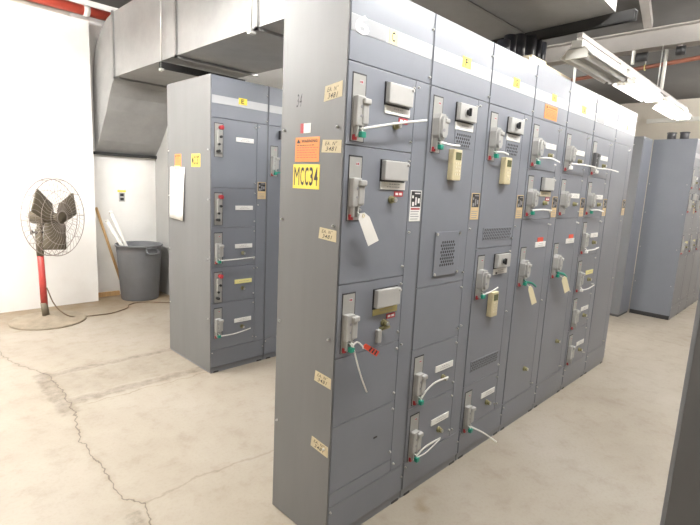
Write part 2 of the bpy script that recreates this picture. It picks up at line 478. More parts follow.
def orange_label(parent, o, ux, w, h, nrm, title=True):
    """orange WARNING sticker; o is its lower-left corner, ux its reading direction"""
    o = Vector(o); ux = Vector(ux); uz = Vector((0, 0, 1)); n = Vector(nrm)
    b = B().prism([o, o+ux*w, o+ux*w+uz*h, o+uz*h], n*.001, 'orange')
    p = b.build('warning_label', parent, 'orange warning label')
    q = o+n*.0016; t = B()
    if title:
        t.prism([q+ux*w*.06+uz*h*.76, q+ux*w*.22+uz*h*.76, q+ux*w*.14+uz*h*.93], n*.0003, 'ink')
        t.text('WARNING', q+ux*w*.27+uz*h*.78, ux, uz, w*.65, h*.13, 'ink')
    for k in range(6):
        a = q+uz*h*(.66-.10*k)+ux*w*.08; x = a
        end = .84 if k % 3 else .7; pos = 0.0
        while pos < end:
            ww = random.uniform(.05, .12); x = a+ux*w*pos
            t.prism([x, x+ux*w*ww, x+ux*w*ww+uz*h*.028, x+uz*h*.028], n*.0002, 'ink' if k == 0 else 'redtag'); pos += ww+.03
    t.build('lettering', p)
    return p

def body(cab, depth, H, left=True):
    b = B().box(.002, W-.002, .012, depth, .045, H, 'gray', .003)
    # lifted edge returns of the outer skin
    b.box(.0015, .006, .002, .03, .045, H, 'gray').box(W-.006, W-.0015, .002, .03, .045, H, 'gray')
    b.build('body', cab)
    s = B().box(.004, W-.004, .004, depth-.004, 0, .043, 'gray')
    for a, c in ((.03, .075), (.44, .49)): s.box(a, c, .002, .02, .0, .012, 'black')
    s.build('base_channel', cab)

def header(cab, H, band='bandm', gaps=None):
    p = B().box(.0065, W-.0065, -.003, .013, 1.994, H-.003, 'door', .0015).build('header_panel', cab)
    b = B()
    if gaps:
        b.box(.0085, W-.0085, -.0045, -.0025, 2.095, 2.152, 'white')
        for a, c in gaps: b.box(a, c, -.0055, -.004, 2.097, 2.150, 'bandg')
    else: b.box(.0085, W-.0085, -.0042, -.0025, 2.095, 2.152, band)
    b.build('stripe', p, 'pale gray stripe')
    screws(p, [(W-.014, -.003, 2.02), (W-.014, -.003, 2.215)])
    return p

def wireway(cab, kind=None, z1=1.991):
    p = B().box(.4065, W-.0065, -.003, .013, .1935, z1, 'door', .0015).build('wireway_door', cab)
    screws(p, [(.423, -.003, z) for z in (1.965, 1.35, .83, .23)])
    if kind: hood_label(p, kind)
    return p

def bottom(cab):
    p = B().box(.0065, W-.0065, -.003, .013, .048, .1905, 'door', .0015).build('bottom_panel', cab)
    screws(p, [(.014, -.003, .17), (.494, -.003, .13)], .0055)

def door(cab, z0, z1, u1=.4035):
    p = B().box(.0065, u1, -.003, .013, z0+.0015, z1-.0015, 'door', .0015).build('unit_door', cab)
    screws(p, [(u1-.013, -.003, z1-.035), (u1-.013, -.003, z0+.045)])
    return p

def unit(cab, z0, z1, sw='off', box=False, np='white', np_dz=.125, kn=True, red=False, bkn=False, green=False):
    d = door(cab, z0, z1)
    if sw: switch(cab, z1-.038, sw, green)
    if box: pilot_box(d, .212, .362, z1-.121, z1-.042, bkn)
    if np: nameplate(d, .212, .372, z1-np_dz-.034, z1-np_dz, np, 2 if np == 'white' else 1)
    if red: B().box(.305, .362, -.0055, -.003, z1-np_dz-.062, z1-np_dz-.040, 'red').quad([(.312, -.0058, z1-np_dz-.056), (.330, -.0058, z1-np_dz-.056), (.330, -.0058, z1-np_dz-.046), (.312, -.0058, z1-np_dz-.046)], 'white').quad([(.336, -.0058, z1-np_dz-.056), (.355, -.0058, z1-np_dz-.056), (.355, -.0058, z1-np_dz-.046), (.336, -.0058, z1-np_dz-.046)], 'white').build('status_label', d, 'red label')
    if kn: knob(d, .285, z1-np_dz-.075)
    return d

def cabinet(label, x, y, depth, H, rotz=0, group='motor control cabinets'):
    c = thing('motor_control_cabinet', label, 'electrical cabinet', (x, y, 0), rotz, group)
    body(c, depth, H); return c

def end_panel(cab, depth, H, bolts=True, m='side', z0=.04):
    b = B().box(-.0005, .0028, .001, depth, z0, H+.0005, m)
    if z0 > .045: b.box(.0, .0040, .004, depth-.004, 0, z0, 'black')  # black strip stands in for the shade of the toe gap
    elif z0 > .02: b.box(-.0005, .0028, .001, .012, .0, .045, m).box(-.0005, .0028, depth-.06, depth, .0, .045, m).box(-.0005, .0028, depth*.4, depth*.62, .0, .045, m)
    p = b.build('end_panel', cab)
    if bolts:
        screws(p, [(-.0005, v, z) for z in (1.757, 1.385, .927, .45) for v in (.034, depth-.022)], .006, 'x')
    return p

D1, H1 = .3825, 2.286
RUN = 'motor control cabinets of the main row'
# --- section with end panel (C)
c = cabinet('gray control cabinet at near end of main row, its end panel signed MCC34', 0, 0, D1, H1, group=RUN)
hp = header(c, H1, 'bandm')
B().box(.010, .200, -.0052, -.004, 2.097, 2.150, 'bandg').text('6', (.028, -.0058, 2.090), (1, 0, 0), (0, 0, 1), .072, .068, 'white').build('emblem', hp, 'white numeral on a gray bar')
letter_label(c, 'C', 'paley', .215, .268, 2.098, 2.150)
unit(c, 1.692, 1.992, box=True, red=True)
unit(c, 1.155, 1.692, box=True, red=True)
d = unit(c, .852, 1.155, box=True, np='olive', red=True, np_dz=.122)
b = B().box(.236, .262, -.022, -.003, .875, .935, 'lever', .006).cyl((.262, -.003, .93), (.30, -.03, .945), .009, 'brass', 8); b.build('wing_latch', d)
door(c, .557, .852)
d = door(c, .259, .557); B().box(.268, .292, -.0045, -.0028, .414, .421, 'black').build('slot', d)
B().box(.0065, .4035, -.003, .013, .1935, .2565, 'door', .0015).build('filler_strip', c)
wireway(c, 'white'); bottom(c)
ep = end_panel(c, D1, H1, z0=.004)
def side_xy(v0, z0): return (-.0008, v0, z0)     # reading direction on the end panel is towards the front, -v
p = B().box(-.0018, -.0004, .127, .293, 1.520, 1.618, 'yellow').build('identification_sign', c, 'yellow sign reading MCC34')
B().sign('MCC34', (-.0022, .285, 1.533), (0, -1, 0), (0, 0, 1), .150, .074, 'ink', .20, .018).build('lettering', p)
orange_label(c, (-.0006, .284, 1.628), (0, -1, 0), .150, .097, (-1, 0, 0))
p = B().box(-.0016, -.0004, .190, .254, 1.741, 1.779, 'white').box(-.0020, -.0010, .234, .254, 1.741, 1.779, 'red').build('inspection_label', c, 'small white label with red edge')
B().text('34', (-.0010, .285, 1.845), (0, -1, .05), (0, 0, 1), .035, .050, 'ink', .3, .0).build('pen_number', ep)
for (v0, v1, z0, z1, tilt) in ((.018, .118, 1.853, 1.909, -.012), (.010, .121, 1.664, 1.712, .004), (.016, .119, 1.328, 1.373, .006), (.010, .112, .729, .775, .008), (.010, .119, .430, .477, .010)):
    b = B().prism([(-.0006, v1, z0), (-.0006, v0, z0-tilt), (-.0006, v0, z1-tilt), (-.0006, v1-.006, z1)], (-.0008, 0, 0), 'tape')
    p = b.build('tape_note', c, 'masking tape note')
    w, h = v1-v0, z1-z0
    B().text('EA. N\u00b0', (-.0018, v1-w*.18, z0+h*.56-tilt*.2), (0, -1, -tilt*4), (0, 0, 1), w*.62, h*.30, 'ink', .3, .004).text('3481', (-.0018, v1-w*.22, z0+h*.12-tilt*.2), (0, -1, -tilt*4), (0, 0, 1), w*.56, h*.34, 'ink', .3, .006).build('handwriting', p)

# --- F
c = cabinet('gray control cabinet lettered F, second along the main row, with square bolted vent plate', W, 0, D1, H1, group=RUN)
header(c, H1); letter_label(c, 'F', 'yellow')
d = unit(c, 1.080, 1.992, 'round', box=True, bkn=True, kn=False, green=False, np_dz=.128)
vent(d, .222, .362, 1.752, 1.822); vent(d, .164, .288, 1.172, 1.298, True); keypad(c, .178, 1.735)
door(c, .776, 1.080); unit(c, .474, .776, green=False, np_dz=.128); unit(c, .1935, .474, green=False, np_dz=.12); wireway(c, 'tan'); bottom(c)
# --- G
c = cabinet('gray control cabinet lettered G, third along the main row, with two keypads', 2*W, 0, D1, H1, group=RUN)
header(c, H1); letter_label(c, 'G', 'yellow')
d = unit(c, 1.238, 1.992, 'round', box=True, bkn=True, kn=False, green=False, np_dz=.128)
vent(d, .222, .362, 1.752, 1.822); keypad(c, .178, 1.735); louvre(d, .060, .382, 1.284, 1.346)
d = unit(c, .450, 1.238, 'round', box=True, bkn=True, kn=False, green=False, np_dz=.128)
B().cyl((.24, -.0075, 1.085), (.24, -.012, 1.085), .006, 'black', 8).build('indicator_lamp', d)
keypad(c, .178, .982); louvre(d, .062, .372, .528, .586)
unit(c, .1935, .450, green=False, np_dz=.095, np='white'); wireway(c, 'tan'); bottom(c)
# --- H
c = cabinet('gray control cabinet lettered H with orange warning sticker on its header panel', 3*W, 0, D1, H1, group=RUN)
hp = header(c, H1); letter_label(c, 'H', 'yellow', .235, .305, 2.118, 2.160)
orange_label(c, (.150, -.0045, 2.005), (1, 0, 0), .185, .082, (0, -1, 0))
unit(c, 1.692, 1.992, 'round', green=False, np_dz=.128); unit(c, 1.390, 1.692, 'round', box=True, np='cream', green=False, np_dz=.125, red=True)
d = door(c, .1935, 1.390); switch(c, 1.215, 'round')
nameplate(d, .225, .375, 1.205, 1.240, 'white', 2); B().box(.255, .335, -.0060, -.003, 1.240, 1.268, 'redtag').build('status_label', d, 'red label')
knob(d, .265, .375); wireway(c, 'tan'); bottom(c)
# --- J
c = cabinet('gray control cabinet lettered J between the cabinets lettered H and K-side', 4*W, 0, D1, H1, group=RUN)
c['label'] = 'gray control cabinet lettered J, right of the one with orange header sticker'
header(c, H1); letter_label(c, 'J', 'yellow')
unit(c, 1.692, 1.992, 'round', np_dz=.128); unit(c, 1.390, 1.692, 'round', np_dz=.128)
d = door(c, .1935, 1.390); switch(c, 1.215, 'round')
nameplate(d, .225, .375, 1.205, 1.240, 'white', 2); B().box(.275, .355, -.0060, -.003, 1.240, 1.268, 'redtag').build('status_label', d, 'red label')
knob(d, .275, .465); wireway(c, 'tan'); bottom(c)
# --- six small units
c = cabinet('gray control cabinet without yellow letter, six small units stacked in it', 5*W, 0, D1, H1, group=RUN)
header(c, H1, gaps=((.03, .20), (.29, .47)))
zs = [1.992, 1.692, 1.390, 1.088, .786, .490, .1935]
for k in range(6): unit(c, zs[k+1], zs[k], 'dark' if k == 0 else 'round' if k == 1 else 'off', np='paley' if k == 3 else 'white', np_dz=.128)
wireway(c, 'tan'); bottom(c)
# --- K
c = cabinet('plain gray control cabinet lettered K at far end of main row, without switches', 6*W, 0, D1, H1, group=RUN)
header(c, H1); letter_label(c, 'K', 'paley')
door(c, .1935, 1.992); wireway(c, 'tan'); bottom(c)

# --- second row (E)
EX, EY, D2, H2 = .5545, 1.996, .7246, 2.295
RUN2 = 'motor control cabinets of the row behind'
c = cabinet('gray control cabinet lettered E with white paper sheet hanging on its end panel', EX, EY, D2, H2, group=RUN2)
header(c, H2); letter_label(c, 'E', 'yellow')
zs = [1.992, 1.478, 1.172, .862, .572, .1935]
unit(c, zs[1], zs[0], 'on', np_dz=.124, kn=False); unit(c, zs[2], zs[1], 'on', np_dz=.135, kn=False)
unit(c, zs[3], zs[2], 'off', np_dz=.135); unit(c, zs[4], zs[3], 'on', np='paley', np_dz=.115); unit(c, zs[5], zs[4], 'off', np_dz=.150)
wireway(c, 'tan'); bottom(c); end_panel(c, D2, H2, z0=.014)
p = B().box(-.0018, -.0004, .158, .298, 1.628, 1.728, 'yellow').build('identification_sign', c, 'yellow sign reading MCC37')
B().sign('MCC37', (-.0022, .289, 1.642), (0, -1, 0), (0, 0, 1), .122, .074, 'ink', .24, .055).build('lettering', p)
orange_label(c, (-.0006, .588, 1.630), (0, -1, 0), .112, .100, (-1, 0, 0))
c = cabinet('gray control cabinet right of the one lettered E, half hidden behind main row', EX+W, EY, D2, H2, group=RUN2)
header(c, H2); d = door(c, .1935, 1.992); switch(c, 1.832, 'off')
b = B().box(.105, .122, -.03, -.003, 1.89, 1.96, 'black', .003); b.build('catch', d)
wireway(c, 'tan'); bottom(c)

# --- far row at the right
RX, RY, D3, H3 = 6.03, -.033, .472, 2.325
RUN3 = 'motor control cabinets of the far row'
names = ['gray control cabinet at near corner of the far row, broad blank end panel facing camera', 'gray control cabinet second along the far row, just inside right frame edge',
         'gray control cabinet third along the far row, behind the near shaded cabinet edge', 'gray control cabinet farthest along the far row at right']
for k, nm in enumerate(names):
    c = cabinet(nm, RX+k*W, RY, D3, H3, group=RUN3)
    header(c, H3); unit(c, 1.692, 1.992); unit(c, 1.155, 1.692, box=True, np='cream'); unit(c, .852, 1.155, np='paley'); door(c, .1935, .852); wireway(c, 'tan'); bottom(c)
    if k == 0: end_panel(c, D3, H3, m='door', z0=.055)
# narrow cabinet tucked behind it
t = thing('electrical_cabinet', 'narrow plain gray cabinet tucked in left of the far row', 'electrical cabinet', (5.60, .446, 0))
B().box(0, .425, 0, .55, .03, 2.325, 'gray', .004).build('body', t); B().box(.01, .415, .01, .54, 0, .03, 'sill').build('base_channel', t)
B().box(.02, .405, -.004, .004, .06, 2.30, 'door', .002).build('unit_door', t)
# near cabinet across the aisle
c = cabinet('gray cabinet with shaded end in the foreground at right frame edge, across the aisle', .9+W, -1.014, D1, H1, PI, 'motor control cabinets across the aisle')
header(c, H1); door(c, 1.155, 1.992); door(c, .1935, 1.155); wireway(c); bottom(c)
b = B().box(W-.0028, W+.0006, .012, D1, .04, H1, 'shadedpaint').box(W-.016, W+.0008, -.0035, .012, .04, H1, 'gray', .003)  # end face darkened in colour to look shaded, front edge kept lighter
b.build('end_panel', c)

# ------------------------------------------------------------------ cable ties, tags
def bez(pts, n=10):
    pts = [Vector(p) for p in pts]
    if len(pts) == 2: return [pts[0].lerp(pts[1], k/n) for k in range(n+1)]
    out = []
    q = [pts[0]*2-pts[1]] + pts + [pts[-1]*2-pts[-2]]
    for i in range(1, len(q)-2):
        for k in range(n):
            t = k/n
            out.append(.5*((2*q[i]) + (q[i+1]-q[i-1])*t + (2*q[i-1]-5*q[i]+4*q[i+1]-q[i+2])*t*t + (3*q[i]-q[i-1]-3*q[i+1]+q[i+2])*t**3))
    out.append(pts[-1]); return out

def tie(label, base, pts, green=True, two=None, loop=True, m='nylon', wid=.0052):
    """pts are relative to base, the loop at the bottom of the switch prong"""
    t = thing('cable_tie', label, 'cable tie', base, 0, 'cable ties on the switches')
    b = B().tube(bez(pts), wid, m, 6, flat=.45)
    if two: b.tube(bez(two), wid*.8, m, 6, flat=.45)
    b.build('strap', t)
    if loop: B().ring((0, .014, .006), (1, .25, 0), .0165, .0028, m, 16, 5).build('loop', t)
    h = B().box(-.010, .014, -.012, .008, -.012, .010, 'green' if green else m, .004)
    h.build('lock_head', t, 'green lock head' if green else None)
    return t
Z0 = 1.992-.038
def sw_base(i, zt, y=0, x0=0): return (x0+i*W+.053, y-.040, zt-.222)
tie('long white cable tie reaching right from the top switch of the MCC34 cabinet', sw_base(0, 1.954), [(0, 0, .02), (.17, -.012, .058), (.38, -.012, .098)])
tie('white cable tie hanging straight down past the red hasp on the MCC34 cabinet', sw_base(0, 1.117), [(0, -.006, .028), (.045, -.012, -.10), (.098, -.010, -.205)])
tie('white cable tie on top switch of cabinet lettered F', sw_base(1, 1.954), [(0, 0, .02), (.075, -.01, .014), (.150, -.006, .018)])
tie('white cable tie on top switch of cabinet lettered G', sw_base(2, 1.954), [(0, 0, .02), (.06, -.01, .022), (.125, -.006, .016)])
tie('curved white cable tie on upper of the two small units of cabinet F', sw_base(1, .738), [(.004, 0, .018), (.035, -.008, .056), (.10, -.012, .080), (.22, -.006, .074)])
tie('white cable tie with two tails on lowest switch of cabinet F', sw_base(1, .436), [(.004, 0, .018), (.04, -.008, .044), (.10, -.012, .054), (.195, -.006, .046)], two=[(.004, -.004, .01), (.07, -.012, .018), (.19, -.006, .040)])
tie('white cable tie on middle switch of cabinet G, just above the lower keypad', sw_base(2, 1.200), [(0, 0, .008), (.07, -.012, .022), (.150, -.008, .034)])
tie('white cable tie sagging toward the floor from lowest switch of cabinet G', sw_base(2, .412), [(.004, 0, .022), (.09, -.030, -.030), (.18, -.040, -.092), (.262, -.042, -.150)])
tie('white cable tie on top switch of cabinet lettered H', sw_base(3, 1.954), [(0, 0, .026), (.15, -.012, .036), (.31, -.006, .022)])
tie('pale green cable tie on second switch from top of cabinet H', sw_base(3, 1.654), [(0, 0, .016), (.12, -.010, .020), (.27, -.006, .014)])
tie('very long white cable tie on top switch of cabinet lettered J', sw_base(4, 1.954), [(0, 0, .028), (.25, -.012, .032), (.46, -.010, .030)], green=False)
tie('long white cable tie on top switch of the six-unit cabinet', sw_base(5, 1.954), [(0, 0, .028), (.25, -.012, .032), (.48, -.010, .026)], green=False)
tie('pale cable tie on second switch from top of the six-unit cabinet', sw_base(5, 1.654), [(0, 0, .016), (.12, -.010, .016), (.26, -.006, .004)])
tie('white cable tie on third switch from top of the six-unit cabinet', sw_base(5, 1.352), [(0, 0, .008), (.12, -.010, .008), (.26, -.006, .018)], green=False)
tie('white cable tie on fourth switch from top of the six-unit cabinet', sw_base(5, 1.050), [(0, 0, .000), (.12, -.010, -.002), (.27, -.006, .010)], green=False)
tie('green tie on tall door switch of cabinet H', sw_base(3, 1.215), [(0, 0, .010), (.07, -.012, -.002), (.15, -.01, -.034)], m='green', wid=.008)
tie('green tie on tall door switch of cabinet J', sw_base(4, 1.215), [(0, 0, .020), (.08, -.012, .004), (.15, -.01, -.030)], m='green', wid=.010)
tie('white cable tie on middle switch of cabinet lettered E', (EX+.053, EY-.04, 1.134-.222), [(0, 0, .008), (.15, -.012, .012), (.32, -.006, .016)])
tie('white cable tie on lowest switch of cabinet lettered E', (EX+.053, EY-.04, .534-.222), [(0, 0, .0), (.14, -.012, .002), (.29, -.006, .018)])
tie('short pale green tie on cabinet right of the E cabinet', (EX+W+.053, EY-.04, 1.832-.222), [(0, 0, .008), (.04, -.008, .010), (.09, -.006, .008)], m='green', wid=.006)

def lockout_tag(label, base, pts, m, thick=.0012):
    """hanging card: pts are the four corners relative to base (top pair first)"""
    t = thing('lockout_tag', label, 'tag', base, 0, 'lockout tags')
    a, b_, c_, d = [Vector(p) for p in pts]
    # clipped upper corners like a shipping tag
    top = [a.lerp(d, .16), a.lerp(b_, .28), a.lerp(b_, .72), b_.lerp(c_, .16), c_, d]
    cb = B().prism(top, (0, -thick, 0), m)
    cb.build('card', t)
    e = a.lerp(b_, .5).lerp(d.lerp(c_, .5), .09)+Vector((0, -thick-.0006, 0))
    B().ring(e, (0, 1, 0), .006, .0018, 'card', 14, 5).build('eyelet', t)
    B().tube(bez([(0, .005, .012), (e.x*.5, -.006, e.z*.5+.004), tuple(e)]), .0014, 'nylon', 5).build('string', t)
    return t
bs = sw_base(0, 1.654)
lockout_tag('white tag hanging from second switch of the MCC34 cabinet', bs, [(-.018, -.012, .006), (.040, -.014, .012), (.116, -.012, -.102), (.058, -.010, -.122)], 'paper')
bs = sw_base(3, 1.215)
lockout_tag('cream tag hanging from tall door switch of cabinet H', bs, [(.018, -.012, -.020), (.075, -.014, -.016), (.176, -.014, -.142), (.110, -.012, -.150)], 'card')
bs = sw_base(4, 1.215)
lockout_tag('cream tag hanging from tall door switch of cabinet J, right of another', bs, [(.040, -.012, -.022), (.118, -.014, -.004), (.224, -.014, -.128), (.140, -.012, -.142)], 'card')
bs = sw_base(0, 1.117)
t = thing('lockout_hasp', 'bright red lockout hasp hanging from third switch of the MCC34 cabinet', 'lockout hasp', bs)
B().tube(bez([(.0, -.004, .012), (.02, -.014, .030), (.05, -.016, .008), (.058, -.014, -.004)]), .0035, 'nylon', 6).build('shackle', t)
pp = [Vector(q) for q in ((.052, -.012, .002), (.070, -.014, .014), (.150, -.018, -.036), (.134, -.016, -.054))]
hb = B().prism(pp, (0, -.006, 0), 'redtag')
for k in range(3):
    for s_ in (.3, .7):
        q = pp[0].lerp(pp[3], .42+.2*k).lerp(pp[1].lerp(pp[2], .42+.2*k), s_)+Vector((0, -.0066, 0))
        hb.quad([q+Vector((.006*math.cos(a*PI/4), -.0002, .006*math.sin(a*PI/4))) for a in range(8)], 'dark')
hb.build('plate', t)

# paper sheet on the E end panel
t = thing('paper_sheet', 'long white paper sheet taped on end panel of cabinet lettered E', 'paper', (EX-.003, EY+.54, 1.2))
b = B(); i = b.mi('paper'); n = 8; rows = []
for k in range(n+1):
    z = .425*(1-k/n); bow = -.006*math.sin(PI*k/n)-.012*(k/n)**3
    rows.append([b.bm.verts.new((bow, .133, z)), b.bm.verts.new((bow-.001, -.133+.02*(k/n), z-.012*(k/n)))])
for A, C_ in zip(rows, rows[1:]): b.face([A[0], A[1], C_[1], C_[0]], i, True)
o = b.build('sheet', t); md = o.modifiers.new('s', 'SOLIDIFY'); md.thickness = .0008
for k in range(9):
    zz = .36-k*.027; bow = -.006*math.sin(PI*(1-zz/.425))-.012*((1-zz/.425))**3-.0022
    e = random.choice((-.09, -.06, -.02))
    B().box(bow-.0004, bow, e, .10, zz, zz+.004, 'inkg').build('text_line', t)
B().box(-.0035, -.0015, -.05, .05, .405, .435, 'paley').build('tape', t)

# ------------------------------------------------------------------ air duct and hangers
XD0, XD1, ZB, ZT = .70, 1.50, 2.575, 3.225
t = thing('air_duct', 'huge galvanized rectangular air duct crossing overhead and curving down into back wall', 'air duct', (1.1, 3, 2.575))
def dl(p): return (p[0]-1.1, p[1]-3, p[2]-2.575)
def arc(P): return [Vector((0, q[0], q[1])) for q in P]
prof = [(1.95, ZB), (4.31, ZB), (4.40, 2.52), (4.50, 2.40), (4.60, 2.25), (4.735, 2.09), (4.88, 1.93), (5.044, 1.79),
        (5.044, 2.60), (5.00, 2.78), (4.92, 2.93), (4.80, 3.05), (4.66, 3.15), (4.50, 3.20), (4.31, ZT), (1.95, ZT)]
b = B(); i = b.mi('duct')
L_ = [b.bm.verts.new(dl((XD0, y, z))) for y, z in prof]; R_ = [b.bm.verts.new(dl((XD1, y, z))) for y, z in prof]
b.face(L_, i); b.face(R_[::-1], i)
for k in range(len(prof)):
    k2 = (k+1) % len(prof); b.face([L_[k], R_[k], R_[k2], L_[k2]], i, False)
b.build('elbow_trunk', t)
# plenum: widening towards the main row
b = B(); i = b.mi('duct')
pl = [(XD0, 1.95), (XD0, -.33), (1.78, -.30), (1.88, .2), (1.88, 1.15), (XD1, 1.95)]
b.prism([dl((x, y, ZB)) for x, y in pl], (0, 0, ZT-ZB), 'duct'); b.build('plenum', t)
for y in (4.31, 2.84, 1.62):
    B().box(XD0-.02-1.1, XD1+.02-1.1, y-.015-3, y+.015-3, -.022, -.001, 'ductw').box(XD0-.02-1.1, XD0-.001-1.1, y-.015-3, y+.015-3, -.022, .66, 'ductw').build('flange', t)
b = B().box(XD0-1.1-.02, XD1-1.1+.02, 4.99-3, 5.042-3, 1.765-2.575, 1.80-2.575, 'angle'); b.build('collar', t)
# stiffening creases on the plenum underside
B().box(XD0-1.1, 1.87-1.1, .25-3, .27-3, -.006, -.001, 'ductw').build('stiffener', t)

def angle_bar(label, p, q, group='trapeze hanger bars', rods=()):
    """rolled-steel channel under the duct with its threaded rods"""
    t = thing('hanger_bar', label, 'hanger bar', p, 0, group)
    d = Vector(q)-Vector(p); L2 = d.length; ux = d.normalized(); uy = Vector((-ux.y, ux.x, 0))
    b = B(); w, h, k = .042, .055, .006
    sec = [(-w/2, 0), (-w/2, -h), (-w/2+k, -h), (-w/2+k, -k), (w/2-k, -k), (w/2-k, -h), (w/2, -h), (w/2, 0)]
    b.prism([uy*a+Vector((0, 0, z)) for a, z in sec], ux*L2, 'angle')
    b.build('channel', t)
    for r in rods:
        e = ux*r
        B().cyl(e+Vector((0, 0, -.085)), e+Vector((0, 0, H_CEIL-p[2])), .007, 'zinc', 8).build('threaded_rod', t)
        B().box(e.x-.018, e.x+.018, e.y-.018, e.y+.018, -.075, -.056, 'zinc', .003).build('nut', t)
    return t
angle_bar('dark steel hanger bar under the duct, above cabinet lettered E', (XD0-.035, 3.10, ZB-.022), (XD1+.035, 3.10, ZB-.022), rods=(.012, .858))
angle_bar('long dark steel hanger bar along the duct edge above main row', (1.905, .95, ZB-.002), (1.80, -.40, ZB-.002))
t = thing('hanger_rod', 'thin threaded rod with bracket beside the duct, right of the other rod', 'hanger rod', (.672, 1.66, ZB-.03))
B().cyl((0, 0, 0), (0, 0, H_CEIL-ZB+.03), .006, 'zinc', 8).build('threaded_rod', t); B().box(-.02, .03, -.02, .02, -.012, .006, 'zinc', .002).build('bracket', t)

# ------------------------------------------------------------------ pipes at the ceiling
t = thing('red_pipe', 'red fire pipe running along the top of left white wall', 'pipe', (-2, 4.78, 3.30))
B().cyl((-2.2, 0, 0), (2.93, 0, .0), .052, 'redpipe', 20).build('pipe', t)
for x in (1.98-.1, 2.55, 2.90): B().cyl((x, 0, 0), (x+.06, 0, 0), .058, 'enamel', 20).build('coupling', t, 'white coupling')
t = thing('copper_pipe', 'thin rusty red pipe hung across the room below ceiling beam', 'pipe', (3.92, -.3, 2.78))
B().tube([(-.25, -4.6, 0), (-.12, -.9, 0), (0, 0, 0), (.14, .55, 0), (.30, 1.3, 0), (.8, 4.9, 0)], .020, 'copper', 12).build('pipe', t)
for y, x in ((-.55, -.065), (.42, .11)):
    B().cyl((x, y, .015), (x, y, .122), .005, 'zinc', 6).build('hanger_rod', t)
    B().ring((x, y, 0), (0, 1, 0), .025, .005, 'paley', 16, 5).build('clamp', t)
t = thing('junction_box', 'white bracket with black round box under ceiling beam, left one', 'junction box', (3.87, .14, 2.84))
B().cyl((0, .02, 0), (.01, -.07, 0), .040, 'black', 14).build('box', t); B().box(-.03, .0, .03, .055, -.06, .075, 'enamel', .005).build('bracket', t, 'white bracket')
t = thing('junction_box', 'black round box under ceiling beam at right frame edge', 'junction box', (3.87, -.18, 2.85))
B().cyl((0, .03, 0), (.01, -.04, 0), .040, 'black', 14).box(-.01, .02, -.02, .02, .02, .055, 'beam').build('box', t)
t = thing('conduit', 'white vertical conduit dropping behind the main row to its top', 'conduit', (2.85, .30, 2.30))
B().tube([(0, 0, -.01), (-.02, 0, .3), (-.03, 0, .7), (-.03, 0, 1.2)], .010, 'enamel', 8).build('pipe', t)
t = thing('wall_trunking', 'long white trunking strip high on the far wall at right', 'trunking', (9.96, .5, 3.11))
B().box(-.05, .04, -2.2, 1.05, -.04, .04, 'enamel', .006).build('cover', t)

# ------------------------------------------------------------------ light fixtures
RY0, RZ0 = -.06, 2.515
t = thing('lighting_rail', 'long pale strut rail above the main row carrying the fluorescent lights', 'rail', (1.93, RY0, RZ0))
B().box(0, 3.1, -.016, .016, 0, .030, 'beam', .003).build('strut', t)
B().cyl((2.02, 0, .034), (2.02, 0, .386), .015, 'enamel', 10).build('drop_pipe', t)
B().cyl((1.88, 0, .034), (1.88, 0, .386), .005, 'zinc', 6).build('drop_rod', t)
for x, s_ in ((.80, 1), (.87, -1)):
    B().prism([(x-.04, -.024, .01), (x+.04, -.024, .01), (x-.015*s_, -.024, -.13)], (0, .004, 0), 'foam').build('hanger_plate', t)

def fixture(label, x, y, z, L=1.15, lit=True, power=30, refl=True, drop=True, group='fluorescent ceiling lights'):
    t = thing('fluorescent_light', label, 'ceiling light', (x, y, z), 0, group)
    B().box(0, L, -.034, .034, -.044, 0, 'enamel', .004).build('housing', t)
    if refl:
        sec = [(-.100, -.095), (-.097, -.098), (-.045, -.045), (.045, -.045), (.097, -.098), (.100, -.095), (.048, -.038), (-.048, -.038)]
        B().prism([(.01, a, b_) for a, b_ in sec], (L-.02, 0, 0), 'enamel').build('reflector', t)
    tm = glow('lit_tube_%d' % power, (1, .975, .94), power) if lit else 'tubeoff'
    for s_ in (-.045, .045): B().cyl((.03, s_, -.088), (L-.03, s_, -.088), .016, tm, 12).build('tube', t)
    for xx in (.012, L-.03): B().box(xx, xx+.018, -.066, .066, -.106, -.048, 'enamel', .003).build('lamp_holder', t)
    if drop:
        for xx in (.15, L-.15): B().cyl((xx, 0, -.002), (xx, 0, H_CEIL-z), .006, 'zinc', 6).build('hanger_rod', t)
    return t
fixture('unlit white fluorescent light hung on the rail, nearest the duct', 1.90, RY0, RZ0-.02, .86, False, drop=False)
fixture('lit fluorescent light hung on the rail, middle of the three', 2.92, RY0, RZ0, 0.86, True, 22, drop=False)
fixture('lit fluorescent light farthest along the rail, against the far wall', 4.12, RY0, RZ0, 0.86, True, 22, drop=False)
for x, y, z, wt in ((-.50, -.72, 2.90, 92), (.90, -.76, 2.95, 90), (2.5, -1.05, 2.98, 88), (4.9, -1.0, 2.98, 125), (8.0, -.9, 2.98, 200)):
    fixture('lit fluorescent light over the front aisle, outside the photo', x, y, z, 1.2, True, wt, False)
for x, wt in ((-3.4, 70), (-.72, 100), (1.97, 110)): fixture('added fluorescent fill light over the aisle between rows, out of view', x, 1.25, 3.0, 1.2, True, wt, False)  # unseen fixtures added to brighten the front of the second row
for x, y, wt in ((-3.5, 3.6, 80), (-1.85, 3.6, 240), (-1.75, 2.45, 220)): fixture('lit fluorescent light by the left wall, outside the photo', x, y, 3.05, 1.2, True, wt, False)
fixture('added fluorescent fill light behind the main row, out of view', 6.3, 2.6, 3.05, 1.2, True, 100, False)  # unseen fixture added as fill behind the main row

